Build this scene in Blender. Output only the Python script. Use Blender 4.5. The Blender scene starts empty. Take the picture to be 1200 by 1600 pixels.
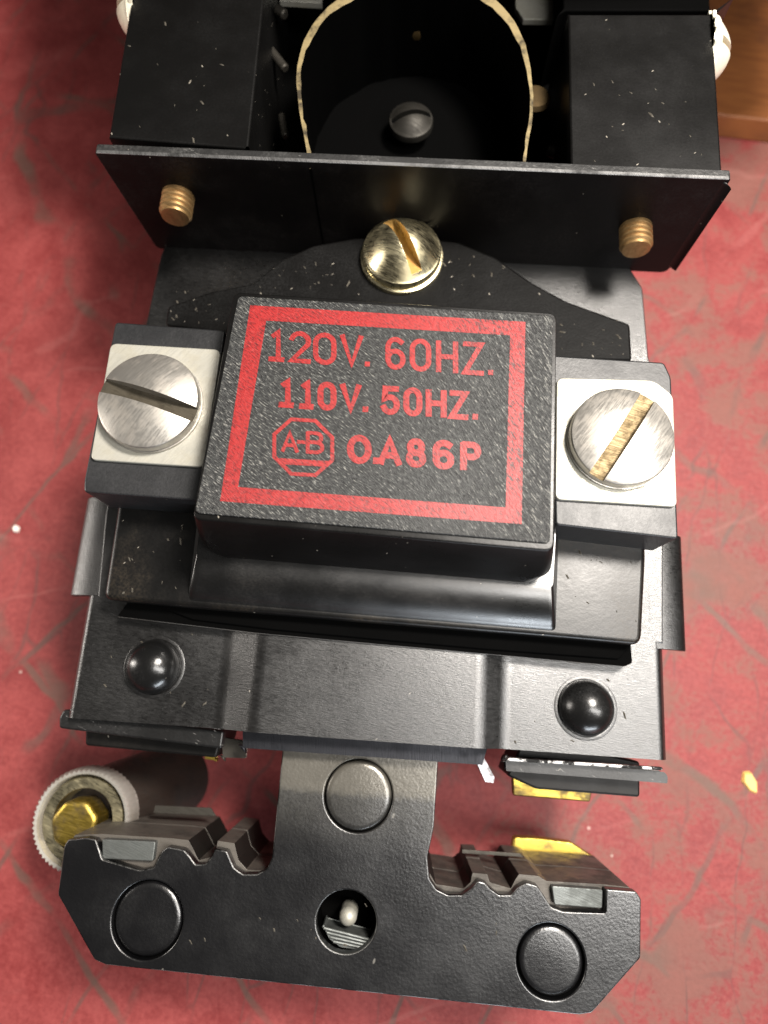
import bpy, bmesh, math, random
from mathutils import Vector, Matrix
random.seed(7)
sc = bpy.context.scene
sc.unit_settings.scale_length = 0.01          # one unit = one centimetre

# ------------------------------------------------------------------ camera
F, CX, CY = 1050.0, 600.0, 800.0               # focal length and centre of a 1200 x 1600 picture
HC = 13.1                                      # height of the lens above the red bench top
dn = Vector((20, 265, F)).normalized()         # straight down, seen in camera axes (x right, y down, z forward)
ZA = -dn
YA = Vector((262, -3800, F)); YA = (YA - ZA * YA.dot(ZA)).normalized()
XA = YA.cross(ZA)
cam_d = bpy.data.cameras.new('camera'); cam = bpy.data.objects.new('camera', cam_d)
sc.collection.objects.link(cam); sc.camera = cam
right = Vector((XA.x, YA.x, ZA.x)); up = -Vector((XA.y, YA.y, ZA.y)); back = -Vector((XA.z, YA.z, ZA.z))
M = Matrix((right, up, back)).transposed().to_4x4(); M.translation = (0, 0, HC)
cam.matrix_world = M
cam_d.sensor_fit = 'VERTICAL'; cam_d.sensor_height = 36; cam_d.lens = 36 * F / 1600
cam_d.clip_start = 0.1; cam_d.clip_end = 500
cam_d.dof.use_dof = True; cam_d.dof.focus_distance = 8.7; cam_d.dof.aperture_fstop = 0.17

# ------------------------------------------------------------------ light
w = bpy.data.worlds.new('World'); sc.world = w; w.use_nodes = True
bg = w.node_tree.nodes['Background']; bg.inputs[0].default_value = (1.0, 0.95, 0.9, 1); bg.inputs[1].default_value = 0.05
def lamp(name, loc, target, sx, sy, power, col):
    l = bpy.data.lights.new(name, 'AREA'); l.shape = 'RECTANGLE'; l.size = sx; l.size_y = sy
    l.energy = power; l.color = col
    o = bpy.data.objects.new(name, l); sc.collection.objects.link(o)
    o.location = loc; o.rotation_euler = (Vector(target) - Vector(loc)).to_track_quat('-Z', 'Y').to_euler()
    return o
lamp('key_lamp', (9, 9.5, 27), (0, 3, 2), 5, 5, 17500, (1.0, 0.93, 0.85))
lamp('overhead_lamp', (13.6, -4, 27), (3, -1, 3), 7, 20, 9000, (1.0, 0.97, 0.93))
lamp('side_lamp', (-24, 2, 9), (0, 3, 3), 3, 8, 2600, (1.0, 0.93, 0.85))
lamp('window_lamp', (9, -26, 6), (0, 1, 4), 14, 5, 4200, (0.86, 0.93, 1.0))
sc.view_settings.view_transform = 'Standard'; sc.view_settings.look = 'None'
sc.view_settings.exposure = 0; sc.view_settings.gamma = 1
sc.cycles.use_denoising = True
sc.cycles.max_bounces = 8

# ------------------------------------------------------------------ measuring the place
def ray(px, py):
    r = Vector(((px - CX) / F, (py - CY) / F, 1))
    return Vector((r.dot(XA), r.dot(YA), r.dot(ZA)))
def P(px, py, z):                              # where the line of sight meets the level z
    d = ray(px, py); t = (z - HC) / d.z
    return Vector((d.x * t, d.y * t, z))
def PY(px, py, y):                             # where it meets the upright plane y
    d = ray(px, py); t = y / d.y
    return Vector((d.x * t, y, HC + d.z * t))
def PX(px, py, x):
    d = ray(px, py); t = x / d.x
    return Vector((x, d.y * t, HC + d.z * t))
def L(pts, z): return [tuple(P(a, b, z).xy) for a, b in pts]
Z_FLOOR, Z_BASE, Z_TOP, Z_COVER, Z_ARM = 0.0, 3.4, 5.45, 5.4, 2.95

# ------------------------------------------------------------------ materials
class NT:
    def __init__(s, name, **kw):
        s.m = bpy.data.materials.new(name); s.m.use_nodes = True
        s.t = s.m.node_tree; s.n = s.t.nodes
        s.b = s.n['Principled BSDF']
        s.tc = s.n.new('ShaderNodeTexCoord').outputs['Object']
        for k, v in kw.items(): s.set(k.replace('_', ' '), v)
    def plug(s, sock, v):
        if isinstance(v, bpy.types.NodeSocket): s.t.links.new(v, sock)
        elif isinstance(v, (tuple, list)) and len(v) == 3 and sock.type == 'RGBA': sock.default_value = (*v, 1)
        else: sock.default_value = v
    def set(s, k, v): s.plug(s.b.inputs[k], v)
    def map(s, scale=(1, 1, 1), rot=(0, 0, 0), loc=(0, 0, 0), src=None):
        n = s.n.new('ShaderNodeMapping'); s.plug(n.inputs[0], src or s.tc)
        n.inputs['Location'].default_value = loc; n.inputs['Rotation'].default_value = rot; n.inputs['Scale'].default_value = scale
        return n.outputs[0]
    def rotscale(s, ang, scale):               # turn first, then stretch
        return s.map(scale=scale, src=s.map(rot=(0, 0, ang)))
    def noise(s, vec, scale, detail=4, rough=.55, dist=0):
        n = s.n.new('ShaderNodeTexNoise'); s.plug(n.inputs['Vector'], vec or s.tc)
        n.inputs['Scale'].default_value = scale; n.inputs['Detail'].default_value = detail
        n.inputs['Roughness'].default_value = rough; n.inputs['Distortion'].default_value = dist
        return n.outputs[0]
    def vor(s, vec, scale, feature='F1', out='Distance', rnd=1):
        n = s.n.new('ShaderNodeTexVoronoi'); s.plug(n.inputs['Vector'], vec or s.tc); n.feature = feature
        n.inputs['Scale'].default_value = scale; n.inputs['Randomness'].default_value = rnd
        return n.outputs[out]
    def ramp(s, v, lo, hi, a=0., b=1.):
        n = s.n.new('ShaderNodeMapRange'); s.plug(n.inputs[0], v); n.interpolation_type = 'SMOOTHSTEP'
        for i, x in enumerate((lo, hi, a, b)): n.inputs[i + 1].default_value = x
        return n.outputs[0]
    def math(s, op, a, b=0.):
        n = s.n.new('ShaderNodeMath'); n.operation = op; n.use_clamp = False; s.plug(n.inputs[0], a); s.plug(n.inputs[1], b)
        return n.outputs[0]
    def mix(s, f, a, b):
        n = s.n.new('ShaderNodeMix'); n.data_type = 'RGBA'; s.plug(n.inputs[0], f); s.plug(n.inputs[6], a); s.plug(n.inputs[7], b)
        return n.outputs[2]
    def sep(s, v, i):
        n = s.n.new('ShaderNodeSeparateXYZ'); s.plug(n.inputs[0], v); return n.outputs[i]
    def bump(s, h, strength=.3, dist=.02, normal=None):
        n = s.n.new('ShaderNodeBump'); s.plug(n.inputs['Height'], h)
        n.inputs['Strength'].default_value = strength; n.inputs['Distance'].default_value = dist
        if normal is not None: s.plug(n.inputs['Normal'], normal)
        s.set('Normal', n.outputs[0]); return n.outputs[0]
    def specks(s, scale, size, keep, ang=0, stretch=1.0):   # sparse lint: little strokes, only some cells carry one
        v = s.rotscale(ang, (1, stretch, 1))
        d = s.vor(v, scale); c = s.vor(v, scale, out='Color')
        a = s.ramp(d, size * .6, size, 1, 0)
        return s.math('MULTIPLY', a, s.math('GREATER_THAN', s.sep(c, 0), 1 - keep))

def black_paint(name, base=(.012, .012, .013), rough=.32, dust=.35, speck=.0, wear=.0, bump=.12, streak=0., dustcol=(.11, .1, .095), lint=(.34, .31, .26), spec=.6):
    n = NT(name)
    big = n.noise(None, 1.1, 5, .6); fine = n.noise(None, 30, 3, .6)
    d = n.math('MULTIPLY', n.ramp(big, .42, .72), n.ramp(fine, .3, .75)); d = n.math('MULTIPLY', d, dust)
    c = n.mix(d, base, dustcol)
    if speck:
        m1 = n.specks(4.2, .07, speck, .35, .35); m2 = n.math('MAXIMUM', n.specks(9, .10, speck, -.5, .45), n.specks(13, .11, speck, .9, .3))
        c = n.mix(n.math('MULTIPLY', n.math('MULTIPLY', n.math('MAXIMUM', m1, m2), n.ramp(fine, .3, .6, .2, 1)), .8), c, lint)
    if wear:
        wm = n.ramp(n.noise(n.rotscale(.4, (3, 14, 3)), 1.5, 6, .7), .62, .7)
        c = n.mix(n.math('MULTIPLY', wm, wear), c, (.4, .39, .37))
    n.set('Base Color', c)
    r = n.math('ADD', n.ramp(big, .3, .75, rough - .03, rough + .07), n.math('MULTIPLY', fine, .1)); 
    if streak: r = n.math('ADD', r, n.ramp(n.noise(n.rotscale(.12, (4, 15, 4)), 2.2, 5, .7), .3, .7, -.04, .06))
    n.set('Roughness', r)
    h = n.math('ADD', n.math('MULTIPLY', fine, .6), n.noise(None, 7, 3))
    if streak: h = n.math('ADD', h, n.math('MULTIPLY', n.noise(n.rotscale(.12, (5, 34, 5)), 2, 4, .65), streak))
    n.bump(h, bump, .03)
    n.set('Specular IOR Level', spec)
    return n.m
def metal(name, col, dark, rough=.34, ang=.5, metallic=1., grime=.5, streak=.35, gs=2.3):
    n = NT(name, Metallic=metallic)
    st = n.noise(n.rotscale(ang, (2.2, 26, 2.2)), 2.4, 4, .65)
    g = n.ramp(n.noise(None, gs, 5, .65), .42, .66); 
    c = n.mix(n.math('MULTIPLY', g, grime), col, dark)
    c = n.mix(n.ramp(st, .52, .72, 0, .25), c, dark)
    n.set('Base Color', c)
    n.set('Roughness', n.math('ADD', n.ramp(st, .3, .7, rough - .07, rough + .12), n.math('MULTIPLY', g, .15)))
    n.bump(st, streak * .6, .012)
    return n.m

m_bracket = black_paint('black_bracket_enamel', (.0025, .0024, .0023), .3, .3, .13, bump=.03, dustcol=(.007, .007, .007), spec=.3)
m_wall = black_paint('black_bracket_front_enamel', (.003, .0025, .0025), .4, .1, .02, bump=.05, spec=.12)
m_base = black_paint('black_base_plate_enamel', (.0025, .0024, .0023), .27, .15, .03, .0, .13, streak=2.4, dustcol=(.010,.010,.010), spec=.95)
m_bake = black_paint('black_moulded_bakelite', (.0025, .0024, .0023), .26, .3, .05, bump=.04, spec=1., dustcol=(.025, .021, .017))
m_flange = black_paint('dusty_bakelite', (.0025, .0024, .0023), .3, .7, .05, bump=.06, dustcol=(.028, .021, .013), spec=.4)
m_linty = black_paint('linty_black_bakelite', (.0025, .0024, .0023), .45, .6, .22, bump=.15, dustcol=(.014, .014, .014), spec=.08)
m_tape = black_paint('black_coil_tape', (.0025, .0024, .0023), .26, .12, .06, bump=.05, dustcol=(.02, .02, .02), spec=.3)
m_block = black_paint('grey_black_terminal_block', (.006, .0065, .0075), .42, .6, .03, bump=.12, dustcol=(.018, .018, .02))
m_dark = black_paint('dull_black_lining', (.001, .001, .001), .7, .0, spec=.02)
m_under = black_paint('dull_black_housing', (.003, .0028, .0026), .4, .4, .05, bump=.06, spec=.2, dustcol=(.015, .012, .009))
m_dome = black_paint('gloss_black_rivet', (.005, .005, .005), .2, .5, .06, bump=.08, dustcol=(.03, .03, .03))
m_rim = black_paint('chipped_black_rim', (.006, .006, .006), .34, .5, .05, .5, .1, dustcol=(.03, .03, .03), spec=.4)

m_plate = metal('pale_nickel_plate', (.42, .41, .36), (.28, .26, .20), .46, -.9, metallic=.5, grime=.5, gs=3.5)
m_steel = metal('satin_steel_screw', (.44, .42, .385), (.24, .21, .175), .36, -.95, metallic=.85, grime=.35, streak=.2, gs=4)
m_slot = metal('grimy_screw_slot', (.13, .095, .05), (.025, .018, .010), .6, .3, 1.1, gs=5)
m_brass = metal('aged_brass', (.78, .70, .46), (.46, .40, .24), .26, .4, grime=.25, streak=.08)
m_brightbrass = metal('yellow_brass', (.50, .36, .07), (.16, .12, .06), .4, .2, grime=1., gs=3)
m_rustbrass = metal('rusty_brass_thread', (.42, .27, .12), (.16, .08, .03), .42, .4, .9)
m_cream = metal('cream_zinc_screw', (.80, .76, .62), (.55, .5, .38), .45, .4, .45)
m_rust = metal('rusty_copper_slot', (.55, .33, .10), (.30, .12, .04), .42, .2, .9)
m_lam = metal('brown_steel_lamination', (.095, .085, .073), (.035, .03, .026), .5, 0., .3, .8)
m_edge = metal('bare_worn_edge', (.40, .39, .38), (.015, .015, .015), .4, 1.2, 1., 1.5, .6, gs=7)
m_pad = metal('grey_zinc_pad', (.15, .16, .155), (.07, .075, .07), .5, .3, .8)
m_bar = metal('blued_steel_bar', (.020, .021, .025), (.010, .010, .012), .4, 1.5, .8, .1)
m_litedge = metal('painted_lit_edge', (.16, .15, .14), (.05, .05, .05), .4, 1.5, .4, .6)
m_sleeve = metal('grey_steel_sleeve', (.46, .44, .40), (.2, .17, .13), .4, .2, .6)
m_barrel = metal('brown_barrel', (.026, .019, .015), (.012, .009, .007), .5, .2, .3, .8)
m_dim = metal('dim_oily_steel', (.055, .05, .042), (.03, .027, .022), .42, .3, .7)
m_dimbrass = metal('dim_oily_brass', (.10, .065, .025), (.03, .02, .012), .45, .3, .8)
m_notchshade = black_paint('painted_notch_shade', (.006, .005, .004), .6, .3, spec=.2, dustcol=(.02, .017, .013))
m_bore = metal('oily_screw_in_bore', (.028, .026, .022), (.015, .013, .011), .5, .3, .7)
m_lipedge = metal('rubbed_lip_edge', (.26, .26, .26), (.03, .03, .03), .42, 1.2, .9, .9, .6, gs=1.6)
m_slotgrey = metal('grey_grimed_slot', (.12, .105, .08), (.03, .025, .018), .55, .3, 1., gs=5)
m_slottan = metal('tan_grimed_slot', (.17, .13, .075), (.05, .035, .018), .55, .3, 1., gs=4)
m_tab = metal('scuffed_tin_tab', (.42, .41, .44), (.1, .1, .1), .45, .9, .7, .9, gs=6)

def arm_material():                            # black steel; paler, partly metallic neck above a straight line
    n = NT('black_armature_steel')
    big = n.noise(None, 1.3, 5, .6); fine = n.noise(None, 26, 3, .6)
    c = n.mix(n.math('MULTIPLY', n.ramp(big, .4, .75), n.ramp(fine, .35, .7, 0, .5)), (.0025, .0025, .003), (.010, .010, .010))
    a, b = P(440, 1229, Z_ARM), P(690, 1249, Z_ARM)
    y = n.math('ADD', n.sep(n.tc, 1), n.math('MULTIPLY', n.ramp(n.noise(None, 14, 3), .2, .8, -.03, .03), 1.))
    paler = n.math('MULTIPLY', n.ramp(y, a.y - .10, a.y + .07), n.ramp(n.noise(n.rotscale(0, (1, 6, 1)), 3, 4, .6), .2, .5, .65, 1))
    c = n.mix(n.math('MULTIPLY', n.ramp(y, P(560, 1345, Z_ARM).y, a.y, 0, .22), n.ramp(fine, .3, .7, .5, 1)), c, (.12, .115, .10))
    c = n.mix(paler, c, (.12, .112, .095))
    lint = n.specks(5, .1, .1, .3, .45); c = n.mix(n.math('MULTIPLY', lint, .5), c, (.2, .19, .17))
    n.set('Base Color', c); n.set('Metallic', n.math('MULTIPLY', paler, .5))
    n.set('Roughness', n.ramp(big, .3, .8, .27, .36)); n.bump(n.math('ADD', n.math('MULTIPLY', fine, 1.5), n.noise(None, 9, 4)), .085, .03); n.set('Specular IOR Level', .9)
    return n.m
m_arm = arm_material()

def label_material():                          # woven dark card: short diagonal fibres, some catch the light
    n = NT('woven_label_card')
    a = n.noise(n.rotscale(.62, (8, 46, 6)), 1.5, 4, .65); b = n.noise(n.rotscale(.95, (9, 42, 6)), 1.4, 4, .65)
    side = n.ramp(n.sep(n.tc, 0), -1.5, 1.9)
    f = n.mix(side, a, b)
    c = n.mix(n.ramp(f, .40, .62), (.003, .0032, .0036), (.034, .036, .035))
    c = n.mix(n.ramp(f, .56, .68, 0, .9), c, (.22, .215, .195))
    n.set('Base Color', c); n.set('Roughness', .5); n.bump(f, .7, .03)
    return n.m
m_label = label_material()
def ink_material():
    n = NT('worn_red_ink')
    a = n.noise(n.rotscale(.62, (8, 46, 6)), 1.5, 4, .65); b = n.noise(n.rotscale(.95, (9, 42, 6)), 1.4, 4, .65)
    side = n.ramp(n.sep(n.tc, 0), -1.5, 1.9); f = n.mix(side, a, b)
    worn = n.ramp(n.noise(None, 1.6, 3), .35, .7)
    c = n.mix(n.ramp(f, .36, .54), (.10, .004, .005), (.25, .010, .010))
    c = n.mix(n.math('MULTIPLY', n.ramp(f, .60, .70), n.ramp(worn, 0, 1, .25, .8)), c, (.33, .10, .09))
    c = n.mix(n.math('MULTIPLY', n.ramp(f, .52, .42), n.math('MULTIPLY', worn, n.ramp(n.sep(n.tc, 0), -1.6, 1.4, .35, 1.))), c, (.015, .006, .006))
    n.set('Base Color', c); n.set('Roughness', .45); n.bump(f, .5, .02)
    return n.m
m_ink = ink_material()

def floor_material():
    n = NT('worn_red_bench_paint')
    big = n.noise(None, .22, 5, .6, .4); mid = n.noise(None, 1.1, 6, .65, .3); fine = n.noise(None, 6, 5, .7)
    grain = n.noise(None, 11, 6, .75); streak = n.noise(n.rotscale(.25, (1.2, 11, 1)), 1.6, 5, .7)
    tone = n.math('ADD', n.math('MULTIPLY', mid, .42), n.math('ADD', n.math('MULTIPLY', grain, .46), n.math('MULTIPLY', streak, .12)))
    c = n.mix(n.ramp(tone, .36, .64), (.160, .022, .022), (.270, .053, .050))
    # ground-in grime: grey-brown blotches, thicker towards +x where the bench is used
    ex = n.ramp(n.sep(n.tc, 0), -2, 7, -.10, .07)
    g = n.ramp(n.math('ADD', n.math('ADD', n.math('MULTIPLY', mid, .55), n.math('MULTIPLY', n.noise(n.map(loc=(9, 3, 0)), .45, 6, .7, .8), .55)), n.math('ADD', ex, n.math('MULTIPLY', n.math('SUBTRACT', grain, .5), .35))), .57, .68, 0, .6)
    c = n.mix(g, c, (.125, .075, .056))
    # long dark scratches and a few pale ones
    def lines(ang, sc_, seed, wd):
        v = n.map(loc=(seed, seed * .7, 0), src=n.rotscale(ang, (1, .22, 1)))
        wv = n.n.new('ShaderNodeVectorMath'); wv.operation = 'ADD'; n.plug(wv.inputs[0], v)
        nz = n.n.new('ShaderNodeTexNoise'); nz.inputs['Scale'].default_value = .8; n.plug(nz.inputs['Vector'], n.tc)
        sm = n.n.new('ShaderNodeVectorMath'); sm.operation = 'SCALE'; n.plug(sm.inputs[0], nz.outputs[1]); sm.inputs[3].default_value = .35
        n.plug(wv.inputs[1], sm.outputs[0])
        e = n.vor(wv.outputs[0], sc_, 'DISTANCE_TO_EDGE')
        return n.math('MULTIPLY', n.ramp(e, wd * .3, wd, 1, 0), n.ramp(n.noise(n.map(loc=(seed, 0, 0)), .5, 3), .45, .62))
    c = n.mix(n.math('MULTIPLY', lines(.5, .5, 2., .026), .75), c, (.10, .06, .05))
    c = n.mix(n.math('MULTIPLY', lines(-.8, .42, 7., .026), .75), c, (.11, .07, .055))
    c = n.mix(n.math('MULTIPLY', lines(.15, 1.1, 5., .02), .6), c, (.09, .045, .04))
    c = n.mix(n.math('MULTIPLY', lines(1.25, .33, 4., .016), .12), c, (.46, .20, .18))
    c = n.mix(n.math('MULTIPLY', n.specks(2.5, .09, .05), .4), c, (.65, .55, .48))
    n.set('Base Color', c); n.set('Roughness', n.ramp(mid, .3, .7, .5, .65)); n.set('Specular IOR Level', .3)
    n.bump(n.math('ADD', n.math('MULTIPLY', fine, .5), n.math('ADD', mid, n.math('MULTIPLY', grain, .4))), .4, .05)
    return n.m
m_floor = floor_material()
def wood_material():
    n = NT('orange_brown_block')
    g = n.noise(n.rotscale(.1, (1, 7, 1)), 1.2, 5, .6); d = n.ramp(n.noise(None, .7, 4), .45, .7)
    n.set('Base Color', n.mix(n.math('MULTIPLY', d, .7), n.mix(n.ramp(g, .3, .7), (.20, .062, .014), (.27, .092, .022)), (.10, .03, .012)))
    n.set('Roughness', .6); n.bump(g, .2, .03)
    return n.m
m_wood = wood_material()

# ------------------------------------------------------------------ mesh helpers
def link(name, me, mat, parent=None, smooth=40):
    if smooth:
        me.shade_smooth(); me.set_sharp_from_angle(angle=math.radians(smooth))
        def wn(o):
            m = o.modifiers.new('w', 'WEIGHTED_NORMAL'); m.mode = 'FACE_AREA'; m.weight = 80; m.keep_sharp = True
        me = mod(me, wn)
    if mat:
        me.materials.clear(); me.materials.append(mat)
    o = bpy.data.objects.new(name, me); sc.collection.objects.link(o)
    if parent:
        o.parent = parent; o.matrix_parent_inverse = parent.matrix_world.inverted() if parent.parent is None else Matrix.Identity(4)
    return o
def tag(o, label=None, cat=None, group=None, kind=None):
    for k, v in (('label', label), ('category', cat), ('group', group), ('kind', kind)):
        if v: o[k] = v
    return o
def rnd(poly, r, seg=5):                       # round every corner of an outline
    out = []; n = len(poly)
    for i in range(n):
        a, b, c = (Vector(poly[(i + k) % n][:2]) for k in (-1, 0, 1))
        ri = r[min(i, len(r) - 1)] if isinstance(r, (list, tuple)) else r
        u, v = (a - b), (c - b); k = min(ri, u.length * .48, v.length * .48)
        if k < 1e-4: out.append(tuple(b)); continue
        p, q = b + u.normalized() * k, b + v.normalized() * k
        for j in range(seg + 1):
            t = j / seg; out.append(tuple(p * (1 - t) ** 2 + b * 2 * t * (1 - t) + q * t * t))
    return out
def area(p): return sum(p[i][0] * p[(i + 1) % len(p)][1] - p[(i + 1) % len(p)][0] * p[i][1] for i in range(len(p))) / 2
def inset(poly, d):
    if area(poly) < 0: poly = poly[::-1]
    n = len(poly); out = []
    for i in range(n):
        a, b, c = (Vector(poly[(i + k) % n][:2]) for k in (-1, 0, 1))
        e1 = (b - a); e2 = (c - b)
        if e1.length < 1e-6 or e2.length < 1e-6: out.append(tuple(b)); continue
        e1.normalize(); e2.normalize()
        n1 = Vector((-e1.y, e1.x)); n2 = Vector((-e2.y, e2.x)); m = n1 + n2
        if m.length < 1e-3: m = n1
        m.normalize(); k = d / max(.4, m.dot(n1)); out.append(tuple(b + m * k))
    bad = [(Vector(out[(i + 1) % n]) - Vector(out[i])).dot(Vector(poly[(i + 1) % n][:2]) - Vector(poly[i][:2])) <= 0 for i in range(n)]
    if any(bad) and not all(bad):              # corners tighter than the inset fold over: close them to a point
        i0 = next(i for i in range(n) if bad[i] is False); res = []; run = []
        for k in range(1, n + 1):
            i = (i0 + k) % n; run.append(Vector(out[i]))
            if not bad[i]:
                c = sum(run, Vector((0, 0))) / len(run); res.append(tuple(c)); run = []
        out = res
    return out
def circle(c, r, seg=40, ry=None, ang=0):
    ry = ry or r; ca, sa = math.cos(ang), math.sin(ang)
    return [(c[0] + r * math.cos(t) * ca - ry * math.sin(t) * sa, c[1] + r * math.cos(t) * sa + ry * math.sin(t) * ca)
            for t in (2 * math.pi * i / seg for i in range(seg))]
def slab(poly, z0, z1, bev=.02, holes=(), res=2):     # outline raised from z0 to z1 with softened edges
    cu = bpy.data.curves.new('tmp', 'CURVE'); cu.dimensions = '2D'; cu.fill_mode = 'BOTH'
    bev = min(bev, (z1 - z0) * .45)
    cu.extrude = (z1 - z0) / 2 - bev; cu.bevel_depth = bev; cu.bevel_resolution = res
    for p in [inset(poly, bev)] + [inset(h, -bev) for h in holes]:
        s = cu.splines.new('POLY'); s.points.add(len(p) - 1); s.use_cyclic_u = True
        for q, pt in zip(p, s.points): pt.co = (q[0], q[1], 0, 1)
    o = bpy.data.objects.new('tmp', cu); sc.collection.objects.link(o)
    dg = bpy.context.evaluated_depsgraph_get(); me = bpy.data.meshes.new_from_object(o.evaluated_get(dg))
    bpy.data.objects.remove(o); bpy.data.curves.remove(cu)
    me.transform(Matrix.Translation((0, 0, (z0 + z1) / 2))); return me
def loft(loops, cap=True):                     # loops: lists of 3-D points, same count
    bm = bmesh.new(); vs = [[bm.verts.new(p) for p in l] for l in loops]; n = len(vs[0])
    for a, b in zip(vs, vs[1:]):
        for i in range(n): bm.faces.new((a[i], a[(i + 1) % n], b[(i + 1) % n], b[i]))
    if cap: bm.faces.new(vs[0]); bm.faces.new(vs[-1])
    bmesh.ops.recalc_face_normals(bm, faces=bm.faces)
    return done(bm)
def done(bm, name='mesh'):
    me = bpy.data.meshes.new(name); bm.to_mesh(me); bm.free(); return me
def lathe(prof, seg=40):                       # prof: (radius, height) pairs about z
    bm = bmesh.new(); rings = []
    for r, z in prof:
        rings.append([bm.verts.new((0, 0, z))] if r < 1e-5 else [bm.verts.new((r * math.cos(2 * math.pi * i / seg), r * math.sin(2 * math.pi * i / seg), z)) for i in range(seg)])
    for a, b in zip(rings, rings[1:]):
        for i in range(seg):
            j = (i + 1) % seg
            if len(a) == 1 and len(b) == 1: continue
            if len(a) == 1: bm.faces.new((a[0], b[i], b[j]))
            elif len(b) == 1: bm.faces.new((a[i], a[j], b[0]))
            else: bm.faces.new((a[i], a[j], b[j], b[i]))
    bmesh.ops.recalc_face_normals(bm, faces=bm.faces); return done(bm)
def box(x0, x1, y0, y1, z0, z1):
    bm = bmesh.new(); bmesh.ops.create_cube(bm, size=1)
    for v in bm.verts: v.co = (x0 + (v.co.x + .5) * (x1 - x0), y0 + (v.co.y + .5) * (y1 - y0), z0 + (v.co.z + .5) * (z1 - z0))
    return done(bm)
def join(*mes):
    bm = bmesh.new()
    for m in mes: bm.from_mesh(m)
    return done(bm)
def mod(me, fn):
    o = bpy.data.objects.new('tmp', me); sc.collection.objects.link(o); fn(o)
    dg = bpy.context.evaluated_depsgraph_get(); r = bpy.data.meshes.new_from_object(o.evaluated_get(dg)); bpy.data.objects.remove(o); return r
def bevel(me, w, seg=2):
    def f(o):
        m = o.modifiers.new('b', 'BEVEL'); m.width = w; m.segments = seg; m.limit_method = 'ANGLE'; m.angle_limit = math.radians(30)
    return mod(me, f)
def cut(me, cutter, cutmat=None):
    c = bpy.data.objects.new('tmpc', cutter); sc.collection.objects.link(c)
    if cutmat: cutter.materials.append(cutmat)
    def f(o):
        m = o.modifiers.new('b', 'BOOLEAN'); m.operation = 'DIFFERENCE'; m.object = c; m.solver = 'EXACT'
        if cutmat: m.material_mode = 'TRANSFER'
    r = mod(me, f); bpy.data.objects.remove(c); return r
def screw_head(r, h, dome, slot_w, slot_d, ang, mat, slotmat, rim=.04):
    prof = [(0, h + dome)]
    for i in range(1, 9):
        t = i / 8; prof.append(((r - rim) * t, h + dome * (1 - t * t)))
    prof += [(r - rim * .3, h - rim * .35), (r, h - rim), (r, 0), (0, 0)]
    me = lathe(prof, 56); me.materials.append(mat)
    c = box(-r * 1.3, r * 1.3, -slot_w / 2, slot_w / 2, h + dome - slot_d, h + dome + 1); c.transform(Matrix.Rotation(ang, 4, 'Z'))
    me = cut(me, c, slotmat)
    for p in me.polygons:
        if p.material_index == 1 and abs(p.normal.z) < .5: p.material_index = 0
    return bevel(me, .012, 2)
def place(me, loc, rot=None):
    if rot is not None: me.transform(rot.to_4x4())
    me.transform(Matrix.Translation(loc)); return me
def keep(name, me, parent, smooth=40): return link(name, me, None, parent, smooth)

# ------------------------------------------------------------------ the setting
fl = box(-60, 60, -50, 70, -1, 0)
tag(link('bench_top', fl, m_floor, None, 0), kind='structure')

# ------------------------------------------------------------------ the contactor
ROOT = Vector((0, 3, 0))
root = bpy.data.objects.new('contactor', None); sc.collection.objects.link(root); root.location = ROOT
bpy.context.view_layer.update()
tag(root, 'black magnetic contactor with red lettered coil cover lying on the red bench', 'contactor')

# --- base plate: flat tabs, raised middle, rolled side flanges
def prof_extrude(prof, y0, y1, th):
    top = [(x, z) for x, z in prof]; n = len(top)
    nor = []
    for i in range(n):
        a = Vector(top[max(0, i - 1)]); b = Vector(top[min(n - 1, i + 1)]); t = (b - a).normalized(); nor.append(Vector((t.y, -t.x)))
    low = [(Vector(p) + q * th) for p, q in zip(top, nor)]
    ring = [Vector(p) for p in top] + low[::-1]
    return loft([[(p.x, y0, p.y) for p in ring], [(p.x, y1, p.y) for p in ring]])
def smooth_steps(pts, r=.07, seg=5):           # open polyline with rounded bends
    out = [pts[0]]
    for i in range(1, len(pts) - 1):
        a, b, c = Vector(pts[i - 1]), Vector(pts[i]), Vector(pts[i + 1]); u, v = a - b, c - b
        k = min(r, u.length * .48, v.length * .48); p, q = b + u.normalized() * k, b + v.normalized() * k
        for j in range(seg + 1):
            t = j / seg; out.append(tuple(p * (1 - t) ** 2 + b * 2 * t * (1 - t) + q * t * t))
    out.append(pts[-1]); return out
yf = (P(105, 1110, Z_BASE).y + P(1035, 1200, Z_BASE).y) / 2
ym = P(600, 960, Z_BASE).y
xl = P(118, 1040, Z_BASE).x; xr = P(1043, 1110, Z_BASE).x
ZR = Z_BASE + .2
rx = [P(348, 1080, Z_BASE).x, P(400, 1080, ZR).x, P(752, 1120, ZR).x, P(788, 1120, Z_BASE).x]
prof = smooth_steps([(xl - .02, Z_BASE - .1), (xl + .05, Z_BASE), (rx[0], Z_BASE), (rx[1], ZR), (rx[2], ZR), (rx[3], Z_BASE), (xr - .08, Z_BASE), (xr, Z_BASE - .12)], .1, 6)
front = bevel(prof_extrude(prof, yf, ym, .12), .03, 3)
upper = slab(rnd(L([(150, 960), (165, 800), (225, 520), (252, 395), (290, 330), (960, 380), (1004, 450), (1014, 566), (1046, 600), (1050, 700), (1036, 860), (1036, 1005)], Z_BASE), [.02, .1, .05, .1, .1, .1, .05, .1, .1, .05, .05, .02]), Z_BASE - .12, Z_BASE - .001, .02)
def roll(xi, xo, y0, y1, drop):
    pts = []
    for i in range(9):
        t = i / 8 * math.pi / 2; pts.append((xi + (xo - xi) * math.sin(t), Z_BASE - drop * (1 - math.cos(t))))
    if xo < xi: pts = pts[::-1]
    return bevel(prof_extrude(pts, y0, y1, .1), .02, 2)
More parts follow.
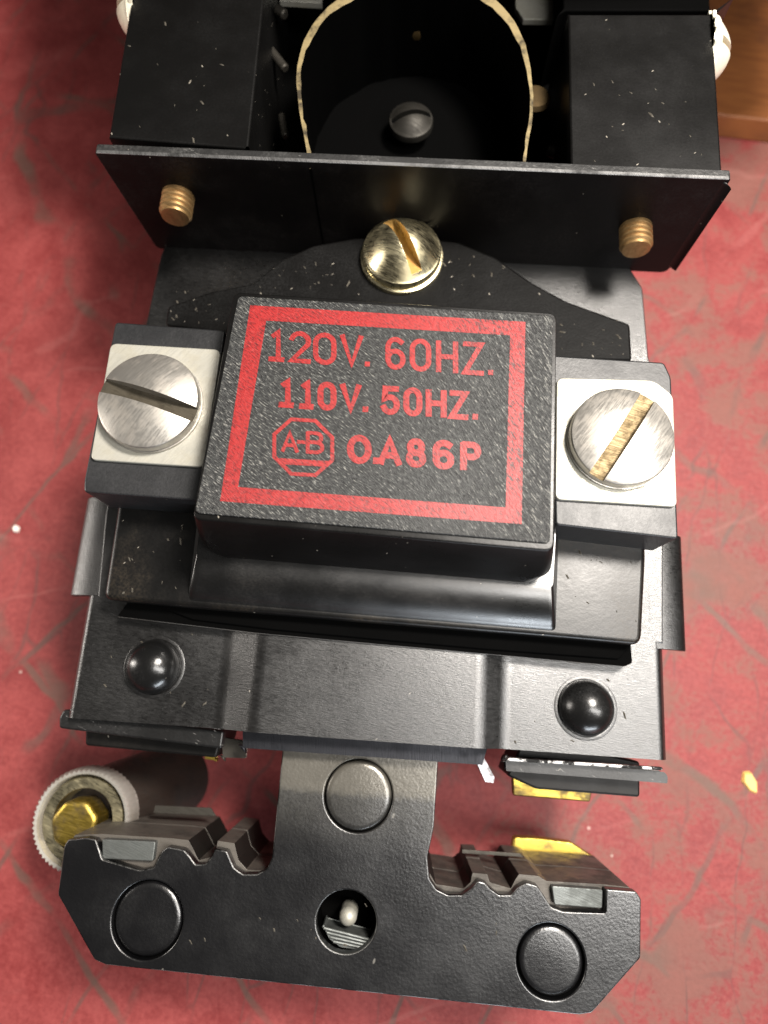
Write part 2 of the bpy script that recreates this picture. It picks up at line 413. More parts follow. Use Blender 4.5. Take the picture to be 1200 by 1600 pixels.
zf = Z_BASE - .25
lf = roll(P(178, 850, Z_BASE).x, P(122, 860, zf).x, P(120, 932, zf).y, P(160, 780, zf).y, .3)
rf = roll(P(1012, 940, Z_BASE).x, P(1066, 940, zf).x, P(1064, 1018, zf).y, P(1056, 840, zf).y, .22)
base = link('base_plate', join(front, upper, lf, rf), m_base, root, 35)
tag(base, 'black enamelled base plate with raised middle and rolled sides')
for px, py in ((241, 1042), (915, 1106)):
    c = P(px, py, Z_BASE); r = .37
    d = lathe([(r * math.cos(t), .05 + r * .85 * math.sin(t)) for t in [math.pi / 2 * i / 10 for i in range(11)][::-1]] + [(r, 0)], 40)
    link('rivet', place(d, (c.x, c.y, Z_BASE)), m_dome, base, 60)
    rg = lathe([(r + .005, 0), (r + .015, .006), (r + .03, .008), (r + .06, .003), (r + .065, 0)], 40)
    link('dimple_ring', place(rg, (c.x, c.y, Z_BASE)), m_base, base, 60)

# rims below the base plate on either side of the armature
def rim(name, pts, z0, z1, mat, parent, r=.04, b=.03):
    return link(name, slab(rnd(L(pts, z1), r), z0, z1, b), mat, parent, 40)
rim('rim_plate', [(100, 1108), (350, 1142), (346, 1170), (92, 1138), (92, 1120)], 3.06, 3.24, m_rim, base)
rim('rim_plate', [(786, 1180), (1040, 1203), (1047, 1212), (1046, 1228), (788, 1208)], 3.06, 3.24, m_rim, base)
low = link('lower_housing', slab(rnd(L([(133, 1100), (352, 1130), (338, 1184), (133, 1165)], 2.95), .05), 2.0, 2.95, .03), m_under, root)
link('lower_housing', slab(rnd(L([(820, 1150), (1000, 1190), (1000, 1246), (838, 1233), (792, 1212)], 2.95), .05), 2.0, 2.95, .03), m_under, root)
tag(low, 'dark housing under the base plate')
for q in ([(112, 1106), (345, 1136), (345, 1141), (108, 1110)], [(795, 1184), (1036, 1199), (1036, 1204), (790, 1189)]):
    link('worn_edge', slab(rnd(L(q, Z_BASE), .02), Z_BASE - .09, Z_BASE - .01, .008), m_edge, base)
rim('crossbar', [(376, 1120), (770, 1150), (756, 1199), (376, 1172)], 3.12, 3.24, m_bar, base, .03)
tb = slab(rnd(L([(733, 1170), (752, 1172), (775, 1214), (773, 1226), (757, 1224)], 3.0), .02), 2.9, 3.0, .02)
link('bent_tab', tb, m_tab, base)
link('bent_tab', slab(rnd(L([(345, 1150), (387, 1156), (385, 1187), (346, 1186)], 2.8), .02), 2.7, 2.8, .02), m_dim, base)
link('contact_strip', slab(rnd(L([(800, 1200), (930, 1210), (922, 1253), (802, 1243)], 2.1), .03), 1.95, 2.1, .02), m_brightbrass, low)
link('contact_strip', slab(rnd(L([(318, 1150), (338, 1152), (338, 1190), (318, 1188)], 2.1), .02), 1.95, 2.1, .02), m_brightbrass, low)

# --- coil: flange sheet, flange, body, taped cover with card label
sheet = slab(rnd(L([(183, 964), (403, 990), (600, 1008), (756, 1022), (975, 1042), (988, 1036), (985, 1000), (600, 800), (300, 800)], 3.64), .03), 3.60, 3.65, .012)
sheet_o = link('insulating_sheet', sheet, m_dark, root)
sheet = sheet_o.data; sheet.materials.append(m_litedge)
for p in sheet.polygons:
    if p.normal.z < .75 and p.normal.y < 0: p.material_index = 1  # front edge coloured pale to stand for a lit arris
link('coil_foot', slab(rnd(L([(230, 940), (300, 968), (430, 984), (600, 1000), (756, 1014), (968, 1030), (990, 1000), (900, 800), (300, 800)], 3.70), .04), 3.655, 3.70, .015), m_dark, root)
flange = link('coil_flange', slab(rnd(L([(161, 936), (290, 948), (868, 996), (1003, 1008), (1010, 870), (1000, 700), (200, 640), (182, 800)], 3.95), [.12, 0, 0, .14, .1, 0, 0, .1]), 3.68, 3.95, .07, res=4), m_flange, root)
tag(flange, 'dusty black flange of the coil')
def loop(corners, z, r, seg=5): return [(x, y, z) for x, y in rnd(L(corners, z), r, seg)]
bt, bb = 4.5, 3.94
body = loft([loop([(294, 940), (868, 988), (880, 600), (340, 560)], bb, .06), loop([(294, 932), (868, 980), (880, 600), (340, 560)], bb + .04, .09),
             loop([(306, 872), (864, 920), (880, 600), (345, 560)], bt, .09)])
link('coil_body', body, m_bake, root, 50)
CT = [(366, 458), (868, 491), (864, 856), (300, 806)]
def cov(dx, z, front, r): return loop([(366 - dx * .3, 458 - dx), (868 + dx, 491 - dx * .5), (front[1][0], front[1][1]), (front[0][0], front[0][1])], z, r, 7)
cover = loft([cov(0, Z_COVER, ((302, 808), (863, 858)), .10), cov(1, Z_COVER - .04, ((301, 813), (866, 863)), .11),
              cov(-2, Z_COVER - .3, ((306, 838), (864, 882)), .13), cov(-6, Z_COVER - .6, ((312, 858), (862, 902)), .2),
              cov(-10, Z_COVER - .82, ((324, 868), (850, 912)), .28), cov(-16, Z_COVER - .92, ((334, 866), (840, 908)), .3)])
cover_o = link('coil_cover', cover, m_tape, root, 60)
tag(cover_o, 'coil cover wrapped in black tape with a red printed card')
ZL = Z_COVER + .035
card = link('label_card', slab(rnd(L([(372, 462), (864, 493), (860, 849), (304, 801)], ZL), .07), Z_COVER - .01, ZL, .015), m_label, cover_o)
# printing: stroke letters laid on the card
def ribbon(pts, wd, closed=False):
    pts = [Vector(p) for p in pts]; n = len(pts); Lv, Rv = [], []
    for i in range(n):
        a = pts[i - 1] if (i > 0 or closed) else None; c = pts[(i + 1) % n] if (i < n - 1 or closed) else None; b = pts[i]
        d1 = (b - a).normalized() if a is not None else (c - b).normalized(); d2 = (c - b).normalized() if c is not None else d1
        t = (d1 + d2); t = t.normalized() if t.length > 1e-3 else d1
        m = Vector((-t.y, t.x)); k = wd / 2 / max(.55, m.dot(Vector((-d1.y, d1.x))))
        ext = Vector((0, 0))
        if a is None: ext = -d1 * wd * .35
        if c is None: ext = d2 * wd * .35
        Lv.append(b + ext + m * k); Rv.append(b + ext - m * k)
    return Lv, Rv
def arc(cx, cy, rx_, ry_, a0, a1, n=10): return [(cx + rx_ * math.cos(math.radians(a0 + (a1 - a0) * i / n)), cy + ry_ * math.sin(math.radians(a0 + (a1 - a0) * i / n))) for i in range(n + 1)]
GL = {  # unit box, y up; lists of strokes
 '1': [[(.3, .86), (.72, 1), (.72, 0)], [(0, 0), (1.1, 0)]],
 '2': [arc(.5, .72, .48, .28, 165, -25, 10) + [(.02, 0), (1, 0)]],
 '0': [[(.0, .68)] + arc(.5, .7, .5, .3, 180, 0, 10) + arc(.5, .3, .5, .3, 0, -180, 10) + [(.0, .68)]],
 'O': [arc(.5, .5, .5, .5, 90, 450, 20)],
 'V': [[(0, 1), (.5, 0), (1, 1)]],
 '.': [[(.42, .05), (.58, .05)]],
 '6': [[(.9, .9)] + arc(.5, .7, .5, .3, 60, 180, 8) + [(.0, .3)], arc(.5, .29, .5, .29, 90, 450, 16)],
 'H': [[(0, 1), (0, 0)], [(1, 1), (1, 0)], [(0, .5), (1, .5)]],
 'Z': [[(0, 1), (1, 1), (0, 0), (1.05, 0)]],
 '5': [[(.95, 1), (.12, 1), (.06, .56)] + arc(.45, .32, .5, .32, 115, -160, 12)],
 'A': [[(0, 0), (.5, 1), (1, 0)], [(.2, .32), (.8, .32)]],
 '8': [arc(.5, .75, .42, .25, 90, 450, 14), arc(.5, .26, .5, .26, 90, 450, 14)],
 'P': [[(0, 0), (0, 1)], [(.05, 1), (.55, 1)] + arc(.6, .74, .4, .26, 80, -80, 8) + [(.05, .48)]],
 'B': [[(0, 0), (0, 1)], [(.05, 1), (.5, 1)] + arc(.55, .76, .38, .24, 80, -80, 6) + [(.05, .52)], [(.3, .52)] + arc(.55, .26, .45, .26, 80, -80, 6) + [(.05, 0)]],
 '-': [[(0, .5), (1, .5)]],
}
def to_card(px, py): return Vector(P(px, py, ZL).xy)
cell = [0]
def strokes_mesh(strokes, wd):                 # strokes in card coordinates
    bm = bmesh.new()
    for s in strokes:
        s = [q for k, q in enumerate(s) if k == 0 or (Vector(q) - Vector(s[k - 1])).length > 4e-3]
        closed = (Vector(s[0]) - Vector(s[-1])).length < 5e-3
        if closed: s = s[:-1]
        Lv, Rv = ribbon(s, wd, closed); cell[0] += 1; z = ZL + .003 + (cell[0] % 9) * .0007
        a = [bm.verts.new((p.x, p.y, z)) for p in Lv]; b = [bm.verts.new((p.x, p.y, z)) for p in Rv]
        n = len(a)
        for i in range(n if closed else n - 1):
            j = (i + 1) % n
            try: bm.faces.new((a[i], b[i], b[j], a[j]))
            except ValueError: pass
        bm.normal_update()
    for f in bm.faces:
        if f.normal.z < 0: f.normal_flip()
    return done(bm)
def text_line(name, chars, top0, top1, bot0, bot1, wd_px):
    # chars: (char, x0, x1) in picture columns; top/bottom edges given as points at either end of the line
    st = []
    k = wd_px / 2
    for ch, x0, x1 in chars:
        if ch != '.': x0, x1 = x0 + k, x1 - k
        def edge(p, q, x): t = (x - p[0]) / (q[0] - p[0]); return p[1] + (q[1] - p[1]) * t
        lean = 0
        def mp(u, v):
            x = x0 + (x1 - x0) * u; y = (edge(bot0, bot1, x) - k) * (1 - v) + (edge(top0, top1, x) + k) * v
            return to_card(x + (v - .5) * -lean * 1., y)
        for s in GL[ch]: st.append([mp(u, v) for u, v in s])
    wd = (to_card(500 + wd_px, 650) - to_card(500, 650)).length
    return link(name, strokes_mesh(st, wd), m_ink, cover_o, 0)
text_line('voltage_lettering', [('1', 418, 444), ('2', 451, 487), ('0', 489, 526), ('V', 531, 568), ('.', 567, 581), ('6', 602, 634), ('0', 640, 674), ('H', 681, 716), ('Z', 722, 756), ('.', 760, 773)],
          (420, 514), (756, 535), (420, 565), (756, 588), 8.5)
text_line('voltage_lettering', [('1', 434, 459), ('1', 466, 490), ('0', 496, 526), ('V', 531, 565), ('.', 564, 578), ('5', 595, 626), ('0', 630, 660), ('H', 665, 698), ('Z', 701, 732), ('.', 736, 749)],
          (435, 591), (731, 611), (435, 637), (731, 657), 9.5)
text_line('part_number', [('O', 542, 581), ('.', 582, 593), ('A', 590, 628), ('8', 634, 666), ('6', 676, 710), ('P', 719, 752)],
          (542, 678), (752, 691), (542, 724), (752, 738), 10.5)
em = []
oc = [(474 + 49 * math.cos(math.radians(22.5 + 45 * i)), 699 + 46 * math.sin(math.radians(22.5 + 45 * i)) + (48 * math.cos(math.radians(22.5 + 45 * i))) * .06) for i in range(8)]
em.append([to_card(*p) for p in oc + oc[:1]])
def put(ch, x0, x1, y0, y1):
    for s in GL[ch]: em.append([to_card(x0 + (x1 - x0) * u, y1 + (y0 - y1) * v + (x0 + (x1 - x0) * u - 474) * .06) for u, v in s])
put('A', 442, 464, 678, 706); put('B', 481, 504, 676, 706); put('-', 466, 477, 682, 700)
for yy, a, b in ((721, 437, 511), (724.5, 440, 510)): em.append([to_card(a, yy + (a - 474) * .06), to_card(b, yy + (b - 474) * .06)])
link('maker_emblem', strokes_mesh(em, (to_card(506, 650) - to_card(500, 650)).length), m_ink, cover_o, 0)
fo, fi = L([(391, 477), (821, 503), (815, 819), (344, 783)], ZL), L([(416, 501), (797, 524), (790, 793), (372, 761)], ZL)
bm = bmesh.new(); a = [bm.verts.new((*p, ZL + .002)) for p in fo]; b = [bm.verts.new((*p, ZL + .002)) for p in fi]
for i in range(4): bm.faces.new((a[i], a[(i + 1) % 4], b[(i + 1) % 4], b[i]))
bmesh.ops.recalc_face_normals(bm, faces=bm.faces)
link('label_border', done(bm), m_ink, cover_o, 0)

# --- terminals
def terminal(block, plate, zt, sx, sy, r_px, ang, side):
    top = zt
    o = link('terminal_block', slab(rnd(L(block, top), .05), 3.9, top, .025), m_block, root)
    tag(o, side)
    link('terminal_plate', slab(rnd(L(plate, top + .06), [.1, .1, .08, .08]), top - .005, top + .06, .015), m_plate, o)
    c = P(sx, sy, top + .22); r = (P(sx + r_px, sy, top + .22) - c).length
    washer = lathe([(0, 0), (r * 1.02, 0), (r * 1.02, .045), (r * .9, .06), (0, .06)], 48)
    link('washer', place(washer, (c.x, c.y, top + .06)), m_steel, o)
    s = screw_head(r, .15, .13, .2, .19, ang, m_steel, m_slotgrey if ang < 0 else m_slottan)
    keep('terminal_screw', place(s, (c.x, c.y, top + .12)), o, 35)
terminal([(180, 503), (352, 516), (312, 782), (131, 769), (131, 752)], [(173, 536), (345, 546), (318, 730), (141, 718)], 4.72, 232, 626, 79, -.26, 'left terminal with its screw slot near level')
terminal([(862, 555), (1038, 566), (1049, 590), (1060, 842), (868, 820)], [(870, 590), (1022, 594), (1052, 618), (1058, 792), (868, 780)], 4.72, 972, 682, 81, 1.03, 'right terminal with its screw slot upright')

# --- moulded arch between cover and bracket, with the brass screw
arch = link('coil_arch', slab(rnd(L([(258, 507), (262, 478), (330, 455), (395, 442), (440, 405), (490, 383), (555, 371), (640, 369), (715, 377), (775, 402), (830, 440), (885, 470), (985, 506), (988, 563), (860, 560), (860, 640), (350, 640), (352, 520)], 4.1), .06), 3.45, 4.1, .04), m_linty, root)
c = P(628, 398, 4.2); r = (P(628 + 61, 398, 4.2) - c).length
link('brass_washer', place(lathe([(0, 0), (r * 1.06, 0), (r * 1.06, .07), (r * .98, .1), (0, .1)], 48), (c.x, c.y, 4.1)), m_brass, arch)
sm = screw_head(r, .14, .36, .17, .3, -1.05, m_brass, m_rust, rim=.05)
keep('brass_screw', place(sm, (c.x, c.y, 4.2)), arch, 40)

# --- bracket: front wall, two housings, bore tube
tl, tr = P(149, 228, Z_TOP), P(1144, 291, Z_TOP); yw = (tl.y + tr.y) / 2
bl, br = PY(240, 380, yw), PY(1036, 436, yw); zb = (bl.z + br.z) / 2
def yslab(poly_xz, y0, y1, bev, res=2):        # outline in the xz plane, thickness along y
    me = slab(poly_xz, -y1, -y0, bev, res=res); me.transform(Matrix(((1, 0, 0, 0), (0, 0, -1, 0), (0, 1, 0, 0), (0, 0, 0, 1)))); return me
wall = link('bracket_wall', yslab(rnd([(tl.x, Z_TOP), (tr.x, Z_TOP), (br.x, zb), (bl.x, zb)], [.05, .05, .14, .14]), yw, yw + .15, .02), m_wall, root)
m_lip = black_paint('rubbed_bracket_lip', (.012, .012, .012), .36, .8, .1, .35, .2, dustcol=(.06, .06, .058))
wall.data.materials.append(m_lip)
for p in wall.data.polygons:
    if p.normal.z > .7: p.material_index = 1
tag(wall, 'black front wall of the bracket with two stud ends')
# worn top edge: bare metal showing along the arris
we = box(tl.x + .03, tr.x - .03, yw - .003, yw + .05, Z_TOP - .02, Z_TOP + .003)
link('worn_edge', bevel(we, .008, 1), m_lipedge, wall)
zh = Z_TOP - .05
def housing(pts, z): return slab(rnd(L(pts, z), .03), 3.5, z, .03)
hl = link('bracket_side', housing([(170, 214), (388, 232), (412, 0), (440, -270), (244, -270), (205, 0)], zh), m_bracket, root)
hr = link('bracket_side', housing([(892, 262), (1129, 280), (1113, 22), (888, 22)], zh), m_bracket, root)
tag(hl, 'left side of the bracket'); tag(hr, 'right side of the bracket')
link('bracket_end', slab(rnd(L([(880, 16), (1110, 16), (1104, -140), (878, -140)], zh - .35), .03), 3.5, zh - .35, .03), m_dark, hr)
link('bracket_floor', slab(L([(330, 260), (960, 300), (960, -150), (330, -150)], 3.75), 3.6, 3.75, .01), m_dark, root)
link('added_shade_plate', join(slab(rnd([(-5.15, 9.71), (-2.59, 9.81), (3.5, 10.3), (7.27, 11.47), (8.09, 11.98), (8.4, 17.0), (-6.38, 17.0), (-6.18, 14.49), (-5.7, 11.24)], .15), 6.18, 6.32, .03), box(-2.5, -1.6, 12.6, 13.4, 5.2, 6.2), box(1.8, 2.7, 12.6, 13.4, 5.2, 6.2), box(-2.9, 3.1, 12.6, 14.5, 3.5, 5.25)), m_bracket, root)  # unseen plate on posts, added to cast the shadow at the upper left
# tube lining the bore
zt = Z_TOP - .12
ins = [(494, 262), (484, 215), (474, 165), (472, 110), (486, 65), (514, 30), (552, 4), (600, -14), (650, -20), (704, -13), (750, 4), (788, 38), (812, 80), (826, 130), (826, 180), (818, 225), (812, 270)]
outs = [(484, 264), (476, 215), (465, 165), (462, 108), (476, 56), (506, 14), (548, -16), (600, -36), (650, -42), (708, -36), (760, -16), (802, 26), (824, 74), (833, 130), (833, 180), (825, 228), (820, 272)]
def curve(p, it=2):
    for _ in range(it):
        q = [p[0]]
        for a, b in zip(p, p[1:]): q += [(a[0] * .75 + b[0] * .25, a[1] * .75 + b[1] * .25), (a[0] * .25 + b[0] * .75, a[1] * .25 + b[1] * .75)]
        p = q + [p[-1]]
    return p
def ragged(p, k): return [(x + random.uniform(-k, k), y + random.uniform(-k, k)) for x, y in p]
tube = slab(L(ragged(curve(outs), .6) + ragged(curve([(a[0] * .68 + b[0] * .32, a[1] * .68 + b[1] * .32) for a, b in zip(ins, outs)]), 1.5)[::-1], zt), 3.6, zt, .004)
tube_o = link('bore_tube', tube, None, root, 40)
m_tubein = black_paint('black_tube_lining', (.0006, .0006, .0006), .7, .0, spec=.02)
m_fibre = metal('fraying_fibre_edge', (.22, .17, .08), (.03, .022, .01), .6, .3, .2, 1.2, .8)
tube = tube_o.data; tube.materials.append(m_tubein); tube.materials.append(m_fibre)
for p in tube.polygons: p.material_index = 1 if p.center.z > zt - .03 else 0
c = P(642, 195, 4.0)
keep('bore_screw', place(screw_head(.36, .12, .14, .09, .14, .25, m_bore, m_dark), (c.x, c.y, 4.0)), tube_o, 40)
c = P(650, 34, 4.5)
link('plunger_tip', place(lathe([(.3 * math.cos(t), .3 * math.sin(t)) for t in [math.pi / 2 * i / 8 for i in range(-8, 9)][::-1]], 32), c), m_dimbrass, tube_o, 60)
# small fittings in the gaps beside the tube
def rod(p0, p1, r, mat, name, parent):
    d = p1 - p0; me = lathe([(0, 0), (r * .7, 0), (r, r * .3), (r, d.length - r * .3), (r * .7, d.length), (0, d.length)], 20)
    me.transform(d.to_track_quat('Z', 'Y').to_matrix().to_4x4()); return link(name, place(me, p0), mat, parent)
rod(P(422, 78, 4.6), P(446, 108, 4.6), .07, m_dim, 'wire_end', hl)
rod(P(440, 180, 4.4), P(446, 214, 4.4), .06, m_dim, 'wire_end', hl)
rod(P(432, 14, 4.8), P(446, 24, 4.8), .08, m_dim, 'wire_end', hl)
link('white_tag', slab(L([(437, -30), (503, -30), (503, 5), (437, 1)], 4.6), 4.5, 4.6, .01), m_plate, hl)
link('white_tag', slab(L([(806, -5), (890, 2), (890, 32), (818, 30), (806, 12)], 4.4), 4.3, 4.4, .01), m_plate, hr)
link('inner_rivet', place(lathe([(0, .08), (.2, .06), (.24, 0), (0, 0)], 30), P(836, 155, 4.6)), m_dimbrass, hr)
rod(P(855, 234, 4.4), P(884, 246, 4.4), .09, m_dim, 'wire_end', hr)

# stud ends poking through the front wall
for px, py in ((279, 318), (993, 368)):
    c = PY(px, py - 12, yw); r = .235; prof = [(0, -.02), (r, -.02)]
    z = 0
    for k in range(4): prof += [(r, .02 + k * .085), (r, .05 + k * .085), (r * .86, .075 + k * .085), (r * .86, .09 + k * .085)]
    prof += [(r * .85, .37), (r * .6, .38), (0, .37)]
    me = lathe(prof, 32); me.transform(Matrix.Rotation(math.pi / 2, 4, 'X'))
    link('stud_end', place(me, (c.x, yw, c.z)), m_rustbrass, wall, 30)
# screws in the outer sides
def side_screw(px, py, z, sgn, ang, parent):
    c = P(px, py, z); c.x = P(px, py, 5.38).x - .02 * sgn; s = screw_head(.5, .12, .3, .1, .28, ang, m_cream, m_rustbrass)
    s.transform(Matrix.Rotation(sgn * math.pi / 2, 4, 'Y')); keep('side_screw', place(s, c), parent, 40)
    bm = bmesh.new(); n = 18                                     # toothed lock washer
    pts = []
    for i in range(n * 2):
        t = math.pi * i / n; rr = .55 if i % 2 else .47; pts.append((rr * math.cos(t), rr * math.sin(t)))
    me = slab(pts, .0, .05, .008); bm.free(); me.transform(Matrix.Rotation(sgn * math.pi / 2, 4, 'Y'))
    link('lock_washer', place(me, c + Vector((-.0 * sgn, 0, 0))), m_cream, parent)
side_screw(1116, 88, 5.0, 1, .35, hr)
side_screw(203, 22, 5.0, -1, -.35, hl)

# --- armature: T-shaped steel with laminated core behind
T = [(444, 1130), (440, 1185), (430, 1290), (425, 1340), (417, 1358), (402, 1366), (380, 1366), (366, 1356), (355, 1330), (336, 1326), (331, 1338), (322, 1350), (306, 1351), (296, 1337), (288, 1328), (262, 1323), (253, 1330),
     (240, 1356), (219, 1360), (160, 1343), (150, 1312), (135, 1309), (106, 1312), (100, 1322), (90, 1398), (147, 1500), (165, 1508), (905, 1586), (925, 1583), (1001, 1497), (1002, 1405), (994, 1393), (947, 1389),
     (946, 1426), (880, 1424), (861, 1417), (849, 1398), (840, 1384), (823, 1379), (809, 1386), (799, 1398), (780, 1398), (766, 1388), (758, 1379), (747, 1376), (737, 1388), (723, 1398), (700, 1398), (682, 1389), (671, 1372),
     (668, 1340), (678, 1292), (684, 1197), (686, 1150)]
arm_pts = rnd(L(T, Z_ARM), .025, 3)
rv = [(230, 1437, 56), (861, 1502, 54), (560, 1243, 54)]
holes = []
for px, py, rp in rv:
    c = P(px, py, Z_ARM); r = (P(px + rp, py, Z_ARM) - c).length; holes.append((c, r))
hc = P(541, 1440, Z_ARM); hr_ = (P(541 + 47, 1440, Z_ARM) - hc).length
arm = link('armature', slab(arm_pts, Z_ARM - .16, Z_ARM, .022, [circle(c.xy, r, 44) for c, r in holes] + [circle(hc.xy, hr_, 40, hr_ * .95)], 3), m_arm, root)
m_armedge = metal('worn_arm_edge', (.20, .20, .195), (.012, .012, .012), .42, 1.2, grime=1.3, streak=.9)
arm.data.materials.append(m_armedge)
for p in arm.data.polygons:
    if .15 < p.normal.z < .93 and all((p.center.xy - h.xy).length > q * 1.15 for h, q in holes): p.material_index = 1
tag(arm, 'black T-shaped armature plate with riveted core')
for (c, r), top, q in zip(holes, (-.02, -.01, .01), (.95, .93, .96)):
    d = lathe([(0, top), (r * q * .82, top), (r * q * .93, top - .012), (r * q, top - .04), (r * q, -.16), (0, -.16)], 44)
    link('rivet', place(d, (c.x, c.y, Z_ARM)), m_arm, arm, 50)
    link('rivet_seat', place(lathe([(r * q * .9, -.1), (r * 1.2, -.1), (r * 1.2, -.2), (r * .8, -.2)], 40), (c.x, c.y, Z_ARM)), m_dark, arm)
# hole with a cut steel pin
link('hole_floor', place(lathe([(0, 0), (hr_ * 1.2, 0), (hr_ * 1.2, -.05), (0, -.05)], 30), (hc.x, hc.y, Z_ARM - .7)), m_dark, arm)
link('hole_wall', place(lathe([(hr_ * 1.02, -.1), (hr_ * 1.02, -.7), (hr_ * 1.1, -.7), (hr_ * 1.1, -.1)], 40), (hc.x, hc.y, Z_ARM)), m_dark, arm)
pa, pb = (503, 1446), (584, 1468)
def half(k): return [(pa[0] + k * 6, pa[1] + k * 9), (pb[0] - k * 2, pb[1] + k * 2)]
pin = slab(rnd(L([pa, pb, (576, 1479), (556, 1485), (532, 1482), (513, 1468)], Z_ARM - .2), .02), Z_ARM - .6, Z_ARM - .2, .015)
link('threaded_pin', pin, m_pad, arm)
for k in range(4):
    (ax, ay), (bx, by) = (pa[0] + 3 + k * 5, pa[1] + 4 + k * 7), (pb[0] - 4 - k * 4, pb[1] + 1 + k * 4)
    A, B = P(ax, ay, Z_ARM - .2), P(bx, by, Z_ARM - .2); d = B - A
    me = lathe([(0, 0), (.022, 0), (.022, d.length), (0, d.length)], 8); me.transform(d.to_track_quat('Z', 'Y').to_matrix().to_4x4())
    link('thread', place(me, A), m_pad, arm)
c = P(544, 1431, Z_ARM - .3)
link('pin_tip', place(lathe([(.125 * math.cos(t), .125 * math.sin(t)) for t in [math.pi / 2 * i / 6 for i in range(7)][::-1]] + [(.125, -.3)], 24), c), m_plate, arm, 60)
# laminated core: two packs with a thin gap, same teeth
def core(seg, z0, z1, close): return slab(rnd(L(seg, Z_ARM), .02, 2) , z0, z1, .015)
lt = [(427, 1366), (382, 1364), (368, 1348), (362, 1322), (335, 1318), (331, 1342), (305, 1349), (296, 1330), (289, 1317), (262, 1314), (150, 1307), (108, 1309), (96, 1330), (96, 1370), (110, 1420), (430, 1450)]
rt = [(672, 1369), (682, 1387), (726, 1394), (737, 1384), (740, 1369), (764, 1371), (768, 1384), (801, 1394), (808, 1380), (814, 1371), (845, 1374), (858, 1382), (945, 1387), (990, 1392), (1000, 1410), (990, 1450), (900, 1480), (672, 1420)]
for seg in (lt, rt):
    for z0, z1 in ((1.95, 2.785), (1.05, 1.92)):
        pk = link('lamination_pack', slab(rnd(L(seg, Z_ARM), .012, 2), z0, z1, .006), m_lam, arm)
        pk.data.materials.append(m_notchshade)
        for p in pk.data.polygons:
            if abs(p.normal.x) > .55 and abs(p.center.x) < 3.2: p.material_index = 1  # ridge sides coloured dark to stand for shade in the narrow notches
# pads in the shelves of the arms
link('contact_pad', slab(rnd(L([(159, 1311), (243, 1315), (239, 1346), (160, 1342)], Z_ARM - .06), .03), Z_ARM - .5, Z_ARM - .06, .014), m_pad, arm)
link('contact_pad', slab(rnd(L([(862, 1384), (942, 1390), (941, 1420), (866, 1414)], Z_ARM - .06), .03), Z_ARM - .5, Z_ARM - .06, .014), m_pad, arm)
# pale slips caught between the packs
link('spring_slip', slab(L([(243, 1258), (330, 1262), (338, 1275), (240, 1270)], 1.93), 1.922, 1.945, .005), m_dim, arm)
link('spring_slip', slab(L([(722, 1327), (812, 1333), (818, 1339), (722, 1333)], 1.93), 1.922, 1.945, .005), m_dim, arm)
link('brass_contact', slab(rnd(L([(836, 1309), (893, 1316), (936, 1344), (928, 1372), (905, 1390), (880, 1388), (800, 1330), (803, 1308)], 1.0), .05), .8, 1.0, .03), m_brightbrass, arm)

# --- terminal barrel with brass screw, standing under the left end of the armature
c = P(128, 1282, 1.9); r = (P(128 + 76, 1282, 1.9) - c).length
bar = link('terminal_barrel', place(lathe([(r * .88, .0), (r * .9, .04), (r * .96, .05), (r, 0), (r, -.2), (r * .9, -.3), (r * .86, -1.9), (0, -1.9), (0, -.45), (r * .88, -.45), (r * .88, 0)], 120), (c.x, c.y, 1.9)), None, root)
for v in bar.data.vertices:                     # knurled rim
    d = Vector((v.co.x - c.x, v.co.y - c.y)); a = math.atan2(d.y, d.x)
    if v.co.z < 1.8: v.co.x += (1.8 - v.co.z) * .42; v.co.y += (1.8 - v.co.z) * .22
    if v.co.z > 1.65 and d.length > r * .94: v.co.x += d.x * .022 * math.cos(a * 60); v.co.y += d.y * .022 * math.cos(a * 60)
bar.data.materials.append(m_sleeve); bar.data.materials.append(m_barrel)
for p in bar.data.polygons:
    if p.center.z < 1.62: p.material_index = 1
tag(bar, 'grey steel barrel holding a brass screw')
br_ = lathe([(r * .6, -.1), (r * .62, -.02), (r * .82, -.02), (r * .85, -.08), (r * .85, -.4), (r * .6, -.4), (r * .6, -.1)], 48)
link('brass_collar', place(br_, (c.x, c.y, 1.9)), m_brass, bar)
hx = slab(rnd(circle((c.x - .08, c.y - .05), r * .5, 7, ang=.3), .08), 1.5, 2.0, .07, res=3)
link('brass_screw', hx, m_brightbrass, bar)

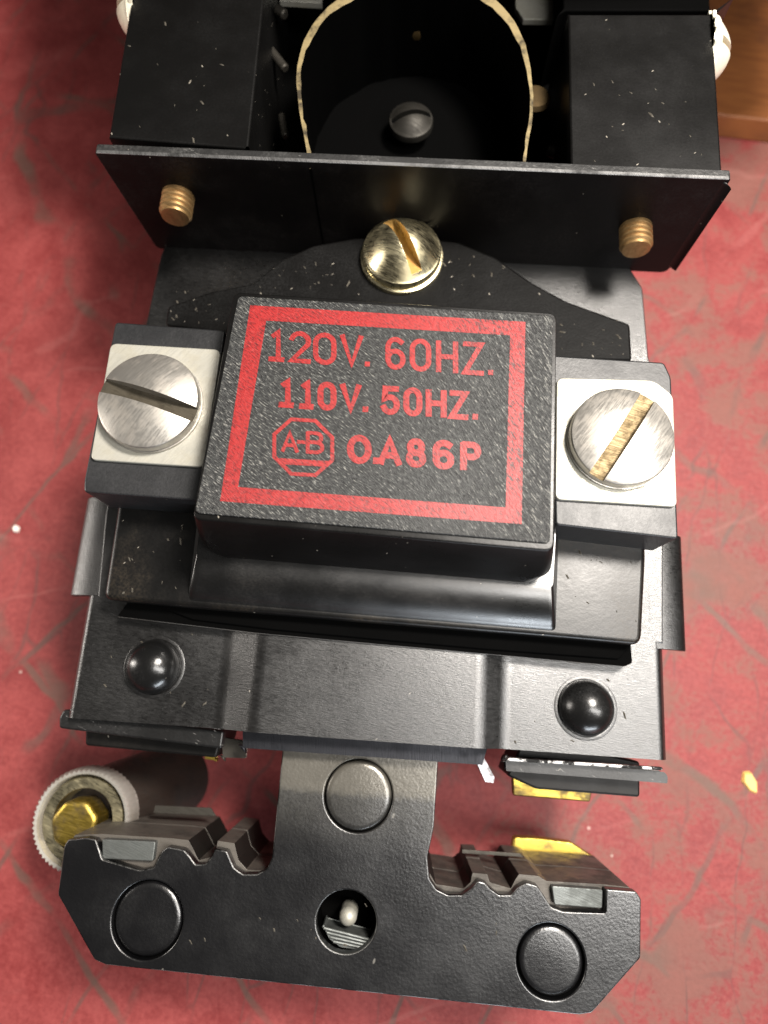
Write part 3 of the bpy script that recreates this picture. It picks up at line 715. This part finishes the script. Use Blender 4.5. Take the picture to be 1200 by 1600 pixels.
# ------------------------------------------------------------------ things on the bench
me = slab(rnd(L([(1096, 176), (1300, 200), (1330, -200), (1080, -200)], .6), .08), .0, .6, .05)
tag(link('wooden_block', me, m_wood), 'orange brown block behind the right of the black bracket', 'block')
def chip(px, py, s, mat, label, pts):
    c = P(px, py, 0); bm = bmesh.new()
    vs = [bm.verts.new((c.x + x * s, c.y + y * s, .005)) for x, y in pts]; ws = [bm.verts.new((c.x + x * s * .8, c.y + y * s * .8, .05 + .04 * (i % 2))) for i, (x, y) in enumerate(pts)]
    n = len(pts)
    for i in range(n): bm.faces.new((vs[i], vs[(i + 1) % n], ws[(i + 1) % n], ws[i]))
    bm.faces.new(ws); bmesh.ops.recalc_face_normals(bm, faces=bm.faces)
    tag(link('chip', done(bm), mat), label, 'chip')
m_chip = NT('yellow_chip', Base_Color=(.75, .48, .14), Roughness=.6).m
m_fleck = NT('white_fleck', Base_Color=(.8, .77, .7), Roughness=.5).m
chip(1170, 1223, .2, m_chip, 'yellow wood chip lying on the red bench at the right', [(-.5, .9), (.1, 1), (.7, .1), (.55, -.9), (0, -.7), (-.7, .1)])
chip(26, 827, .09, m_fleck, 'small white fleck lying on the red bench at the left', [(-.8, .3), (0, .9), (.8, .4), (.6, -.7), (-.3, -.8)])

random.seed(11)
bm = bmesh.new()
def crumb(p, sz, ang, long):
    ca, sa = math.cos(ang), math.sin(ang)
    q = [(-long, -.4), (long * .6, -.6), (long, .3), (-long * .5, .6)]
    vs = [bm.verts.new((p.x + (a * ca - b * sa) * sz, p.y + (a * sa + b * ca) * sz, p.z)) for a, b in q]
    t = bm.verts.new((p.x + random.uniform(-.3, .3) * sz, p.y, p.z + sz * .7))
    for i in range(4): bm.faces.new((vs[i], vs[(i + 1) % 4], t))
for x0, x1, y0, y1, z, n in ((270, 350, 455, 505, 4.102, 14), (400, 560, 400, 450, 4.102, 16), (680, 800, 400, 450, 4.102, 10), (875, 975, 500, 555, 4.102, 14), (190, 290, 815, 930, 3.952, 12), (875, 995, 850, 980, 3.952, 12),
                             (200, 380, 20, 220, Z_TOP - .048, 11), (900, 1100, 40, 260, Z_TOP - .048, 16), (160, 330, 990, 1110, Z_BASE + .002, 10), (800, 1030, 1050, 1180, Z_BASE + .002, 8), (220, 800, 1400, 1490, Z_ARM + .002, 12)):
    for k in range(n):
        crumb(P(random.uniform(x0, x1), random.uniform(y0, y1), z), random.choice((.009, .012, .016, .024)), random.gauss(-.9, .5), random.uniform(.8, 2.6))
m_crumb = NT('pale_lint', Base_Color=(.055, .048, .036), Roughness=.8).m
tag(link('lint', done(bm), m_crumb, None, 0), 'pale crumbs and lint scattered over the black contactor', 'lint', kind='stuff')
